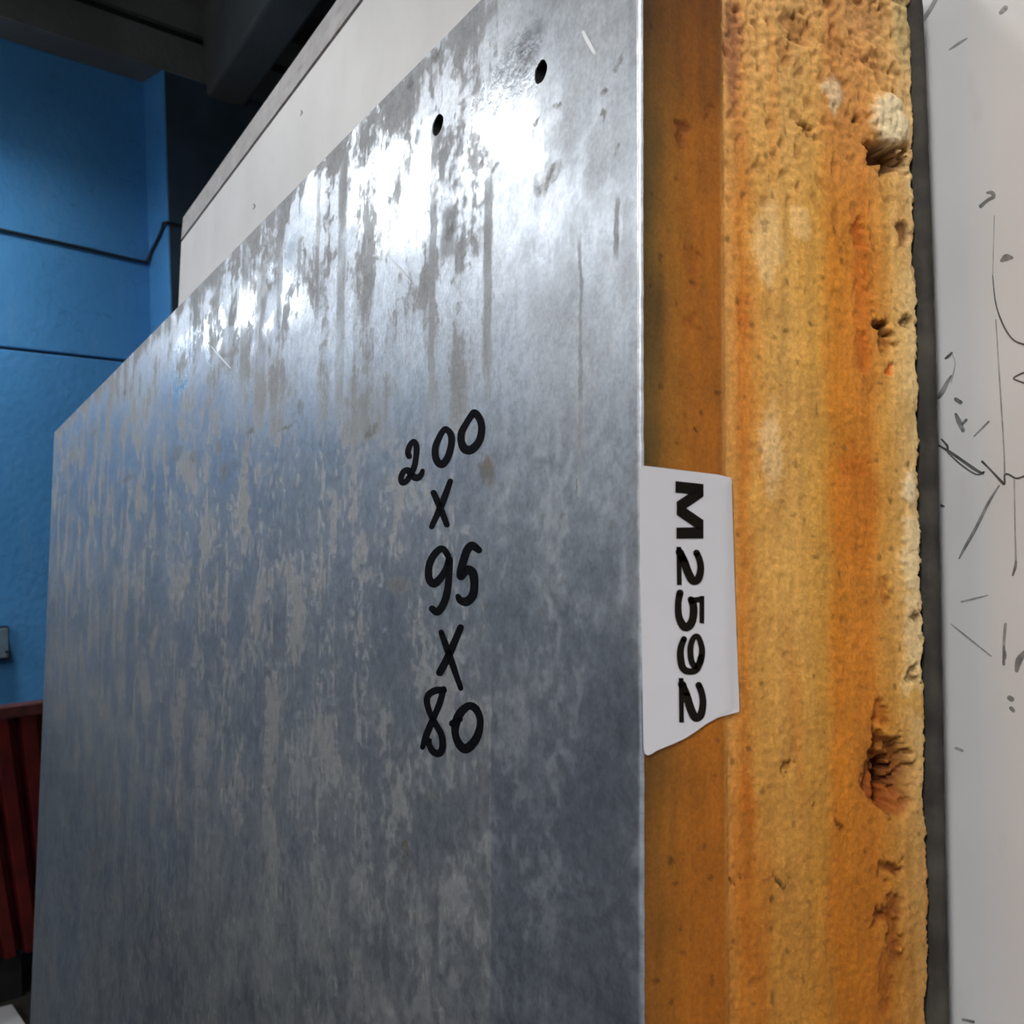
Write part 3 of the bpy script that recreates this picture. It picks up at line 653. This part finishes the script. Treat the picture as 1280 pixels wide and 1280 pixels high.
def label_mesh():
    """rows down the label; each row runs from the left outline to the right outline"""
    ys = sorted({71, 74, 78, 84, 90} | {95 + 12 * i for i in range(95)} | {1224, 1229}); ys = [y for y in ys if 70 < y < 1230]
    bm = bmesh.new(); rows = []
    for y in ys:
        xs = []
        for (x0, y0), (x1, y1) in zip(LO, LO[1:] + LO[:1]):
            if (y0 > y) != (y1 > y): xs.append((x1 - x0) * (y - y0) / (y1 - y0) + x0)
        a, b = min(xs), max(xs)
        rows.append([bm.verts.new(label_at(780 + (a + (b - a) * k / 24) / 3.2, 560 + y / 3.2)) for k in range(25)])
    for r, s in zip(rows, rows[1:]):
        for k in range(24): bm.faces.new((r[k], s[k], s[k + 1], r[k + 1]))
    geom = bm.faces[:]
    bmesh.ops.solidify(bm, geom=geom, thickness=-.00012) if False else None
    return bm
lab = obj('paper_label', label_mesh(), M_PAPER, panel, True); lab['label'] = 'white paper sticker printed with black lettering'
def lp(x, y): return label_at(780 + x / 3.2, 560 + y / 3.2, .00012)
def glyph_poly(P):
    bm = bmesh.new(); vs = [bm.verts.new(lp(*p)) for p in P]
    f = bm.faces.new(vs); bmesh.ops.triangulate(bm, faces=[f]); return bm
def printed(bm, ch): o = obj('printed_character', bm, M_PRINT, lab); o['label'] = 'black printed character %s' % ch
# M, turned a quarter clockwise
mb = bmesh.new()
for quad in ([(206, 132), (318, 144), (318, 190), (206, 178)], [(210, 318), (318, 316), (318, 362), (210, 363)], [(318, 144), (318, 194), (211, 268), (211, 214)], [(211, 214), (211, 268), (318, 340), (318, 288)]):
    vs = [mb.verts.new(lp(*p)) for p in quad]; mb.faces.new(vs)
printed(mb, 'M')
def lab_strokes(ch, specs, polys=()):
    bm = bmesh.new()
    for closed, pts in specs: ribbon(bm, [(a, b, c * 1.12) for a, b, c in pts], lp, 8, closed)
    for P in polys:
        vs = [bm.verts.new(lp(*p)) for p in P]; bm.faces.new(vs)
    printed(bm, ch)
def two(y0, y1, xs):      # foot of the 2 is the upright bar on the left, head is at the right
    h = y1 - y0
    lab_strokes('2', [(False, [(290 + xs, y0 + .16 * h, 24), (302 + xs, y0 + .34 * h, 24), (307 + xs, y0 + .58 * h, 25), (297 + xs, y0 + .84 * h, 28), (275 + xs, y0 + .88 * h, 30), (257 + xs, y0 + .68 * h, 30), (240 + xs, y0 + .38 * h, 30), (222 + xs, y0 + .14 * h, 28)])],
                ([(210 + xs, y0), (229 + xs, y0), (231 + xs, y1), (212 + xs, y1)], [(210 + xs, y0), (238 + xs, y0 + .10 * h), (256 + xs, y0 + .42 * h), (229 + xs, y0 + .38 * h)]))
two(395, 548, 0)
lab_strokes('5', [(False, [(224, 580, 26), (217, 620, 24), (220, 676, 26), (240, 714, 30), (262, 710, 30), (276, 680, 28), (278, 636, 28), (268, 606, 24)])],
            ([(302, 592), (321, 592), (321, 702), (302, 700)], [(321, 592), (321, 612), (266, 626), (262, 600)]))
lab_strokes('9', [(True, [(298, 758, 20), (312, 806, 22), (305, 856, 24), (288, 874, 22), (270, 852, 22), (266, 796, 22), (280, 758, 20)]), (False, [(309, 836, 24), (292, 884, 24), (262, 894, 24), (236, 880, 26), (226, 838, 26), (228, 798, 24), (240, 764, 22)])])
two(920, 1098, 9)

# ------------------------------------------------------------------ unseen dark panels, added to block light from the lower half
M_BLOCKER = plain('dark coated steel', (.055, .062, .070), .6, var=.2, scale=4)
stack = []
for i in range(3):
    t = empty('stacked_panel', Matrix.Translation((-.2, -.72 - .105 * i, 0)) @ Matrix.Rotation(math.radians(2.0), 4, 'X'))
    tag(t, ['dark panel stacked across the aisle, nearest the galvanised one', 'dark panel stacked across the aisle, middle of its stack', 'dark panel stacked across the aisle, rearmost of its stack'][i], 'panel', 'panels stacked across the aisle')
    hh = 2.30 - .02 * i
    boxobj('sheet', (-2.5, 1.9, -.002, 0, .004, hh), M_BLOCKER, t); boxobj('sheet', (-2.5, 1.9, -.08, -.078, .004, hh), M_BLOCKER, t)
    boxobj('foam', (-2.497, 1.897, -.078, -.002, .006, hh - .002), M_BLOCKER, t)

# ------------------------------------------------------------------ the white panel behind
WY = .0900
LIFT2 = .175 * math.sin(LEAN)
DZ = LIFT - LIFT2
def on_w(px, py, d=0.0):
    p = on_y(px, py, WY - d); return V((p.x, p.y, p.z + DZ / math.cos(LEAN)))
white = empty('white_panel', Matrix.Translation((0, 0, LIFT2)) @ LEANM.to_4x4())
tag(white, 'tall white panel with grey top strip and pencil scribbles behind the galvanised panel', 'panel')
def white_mat():
    n = NT('scuffed white coated steel'); c = n.coord(); s = n.sep(c); p2 = n.comb(s[0], 0.0, s[2])
    a = n.noise(p2, 16, 5); b = n.noise(n.mapv(p2, (1, 1, .5)), 90, 5, .6)
    e = n.noise(n.mapv(p2, (40, 1, 8)), 1, 4)
    col = n.mix(n.step(a, .3, .7), (.69, .69, .69), (.75, .75, .755))
    col = n.mix(n.step(b, .58, .80, 0, .30), col, (.50, .50, .50))
    col = n.mix(n.step(e, .60, .75, 0, .2), col, (.58, .57, .55))
    return n.set(Base_Color=col, Roughness=.5, Normal=n.bump(n.noise(p2, 60, 3), .1, .001))
M_WHITE = white_mat()
def strip_mat():
    n = NT('dirty grey strip'); c = n.coord(); a = n.noise(c, 30, 6, .65); b = n.noise(n.mapv(c, (4, 4, 20)), 10, 5)
    col = n.mix(n.step(a, .3, .7), (.36, .35, .36), (.52, .51, .52)); col = n.mix(n.step(b, .5, .75, 0, .7), col, (.27, .235, .20))
    return n.set(Base_Color=col, Roughness=.6, Normal=n.bump(a, .3, .001))
wt0, wt1 = on_w(227, 303), on_w(440, 20.6)
slope = (wt1.z - wt0.z) / (wt1.x - wt0.x)
XR = .42
def wtop(x): return wt0.z + slope * (x - wt0.x)
def wleft(z): return wt0.x - .075 * min(wt0.z - z, .5)
bm = bmesh.new()
zrows = [wt0.z - .05 * i for i in range(11)] + [0.0]
Lf = [bm.verts.new((wleft(z), WY, z)) for z in zrows]; Lb = [bm.verts.new((wleft(z), WY + .08, z)) for z in zrows]
Rf = [bm.verts.new((XR, WY, wtop(XR) if i == 0 else z)) for i, z in enumerate(zrows)]; Rb = [bm.verts.new((XR, WY + .08, wtop(XR) if i == 0 else z)) for i, z in enumerate(zrows)]
for i in range(len(zrows) - 1):
    bm.faces.new((Lf[i], Lf[i + 1], Rf[i + 1], Rf[i])); bm.faces.new((Lb[i], Rb[i], Rb[i + 1], Lb[i + 1]))
    bm.faces.new((Lf[i], Lb[i], Lb[i + 1], Lf[i + 1])); bm.faces.new((Rf[i], Rf[i + 1], Rb[i + 1], Rb[i]))
bm.faces.new((Lf[0], Rf[0], Rb[0], Lb[0])); bm.faces.new((Lf[-1], Lb[-1], Rb[-1], Rf[-1]))
obj('face_panel', bm, M_WHITE, white)
def prism(name, x0, x1, z0a, z0b, z1a, z1b, y0, y1, mat, x0top=None):
    bm = bmesh.new(); x0t = x0 if x0top is None else x0top
    vs = [bm.verts.new(p) for p in ((x0, y0, z0a), (x1, y0, z0b), (x1, y0, z1b), (x0t, y0, z1a), (x0, y1, z0a), (x1, y1, z0b), (x1, y1, z1b), (x0t, y1, z1a))]
    for f in ((0, 1, 2, 3), (5, 4, 7, 6), (4, 0, 3, 7), (1, 5, 6, 2), (3, 2, 6, 7), (4, 5, 1, 0)): bm.faces.new([vs[i] for i in f])
    return obj(name, bm, mat, white)
gap = .0022; sth = .0195
xs0 = wt0.x + .001
prism('sealing_joint', xs0, XR, wtop(xs0), wtop(XR), wtop(xs0) + gap, wtop(XR) + gap, WY + .004, WY + .078, M_DARK)
o = prism('top_strip', xs0, XR, wtop(xs0) + gap, wtop(XR) + gap, wtop(xs0) + gap + sth * .95, wtop(XR) + gap + sth * 1.05, WY - .0005, WY + .08, strip_mat(), xs0 + .006)
o['label'] = 'grey stained strip along the top edge'
# pencil scribbles
M_PENCIL = plain('pencil line', (.10, .10, .10), .6, var=.4, scale=300)
M_PALE = plain('faint pencil line', (.34, .34, .34), .6, var=.3, scale=300)
M_SMUDGE = plain('smudged graphite', (.24, .24, .24), .6, var=.4, scale=300)
def pw_(px, py): return on_w(px, py, .00008)
PEN = [(M_SMUDGE, [(1227, 258, 4), (1236, 250, 3), (1243, 246, 4), (1241, 241, 4), (1235, 241, 2)]), (M_SMUDGE, [(1253, 326, 3), (1259, 322, 7), (1266, 322, 3)]), (M_PENCIL, [(1242, 345, 1), (1246, 380, 1.4), (1256, 408, 1.8), (1268, 425, 1.8), (1282, 431, 2)]), (M_PALE, [(1244, 270, 1), (1243, 310, 1), (1242, 345, 1)]),
       (M_PENCIL, [(1284, 465, 2), (1276, 468, 1.8), (1268, 473, 1.6), (1276, 477, 1.8), (1285, 480, 2)]), (M_PENCIL, [(1183, 448, 2), (1187, 445, 3), (1191, 441, 2)]), (M_PALE, [(1191, 442, 1), (1195, 455, 1), (1190, 478, 1)]),
       (M_SMUDGE, [(1174, 497, 3), (1179, 490, 5), (1184, 480, 4), (1190, 470, 2)]), (M_SMUDGE, [(1196, 499, 4), (1202, 503, 4)]), (M_SMUDGE, [(1196, 518, 3), (1200, 527, 5), (1205, 538, 4)]), (M_SMUDGE, [(1204, 530, 3), (1209, 525, 3)]), (M_PALE, [(1219, 545, 1.5), (1237, 527, 2)]),
       (M_PENCIL, [(1175, 557, 2), (1190, 566, 3), (1206, 577, 3), (1222, 588, 3.2), (1230, 592, 2)]), (M_PENCIL, [(1178, 549, 1.5), (1185, 557, 2.5), (1186, 563, 1.5)]), (M_PENCIL, [(1186, 566, 1.2), (1204, 582, 1.6), (1222, 593, 1.6), (1231, 590, 2)]), (M_PENCIL, [(1229, 577, 2.5), (1240, 588, 2), (1254, 603, 3), (1257, 604, 2), (1257, 594, 2), (1262, 593, 2), (1272, 598, 2), (1284, 594, 2)]),
       (M_SMUDGE, [(1250, 607, 1.6), (1236, 630, 3), (1221, 660, 3.4), (1208, 683, 3), (1200, 698, 1.4)]), (M_PALE, [(1203, 752, 1.6), (1220, 748, 2), (1236, 744, 1)]), (M_PALE, [(1246, 400, 1.2), (1251, 480, 1.6), (1256, 560, 1.6), (1257, 592, 1.6)]), (M_PALE, [(1269, 600, 1.5), (1270, 660, 1.5), (1271, 700, 2)]),
       (M_SMUDGE, [(1271, 702, 2.5), (1270, 710, 3), (1267, 719, 2)]), (M_PALE, [(1258, 780, 3), (1256, 805, 3), (1256, 830, 3)]), (M_SMUDGE, [(1256, 808, 2), (1257, 820, 4), (1255, 828, 2)]), (M_SMUDGE, [(1282, 815, 4), (1275, 825, 7), (1272, 838, 4)]), (M_SMUDGE, [(1263, 872, 5), (1266, 874, 5)]), (M_PALE, [(1265, 885, 4), (1268, 888, 4)]),
       (M_SMUDGE, [(1178, 632, 3), (1181, 633, 2)]), (M_PALE, [(1150, 30, 4), (1160, 18, 4), (1172, -3, 4)]), (M_PALE, [(1188, 62, 1.2), (1200, 54, 2.5), (1210, 48, 1)]), (M_PALE, [(1252, 16, 4), (1258, 10, 5)]), (M_PALE, [(1190, 780, 1.2), (1215, 800, 1.8), (1240, 820, 1.2)]), (M_SMUDGE, [(1205, 1274, 3), (1218, 1277, 3)]), (M_PALE, [(1196, 935, 3), (1204, 938, 3)])]
for mt, pts in PEN:
    bm = bmesh.new(); ribbon(bm, [(a, b, c * 1.25) for a, b, c in pts], pw_, 6); obj('pencil_mark', bm, mt, white)
for (px, py) in ((318, 258), (377, 141)):
    bm = bmesh.new(); ribbon(bm, [(px, py - 3, 1.5), (px + 1, py, 2.5), (px - 1, py + 4, 1)], pw_, 4); obj('pencil_mark', bm, M_SMUDGE, white)
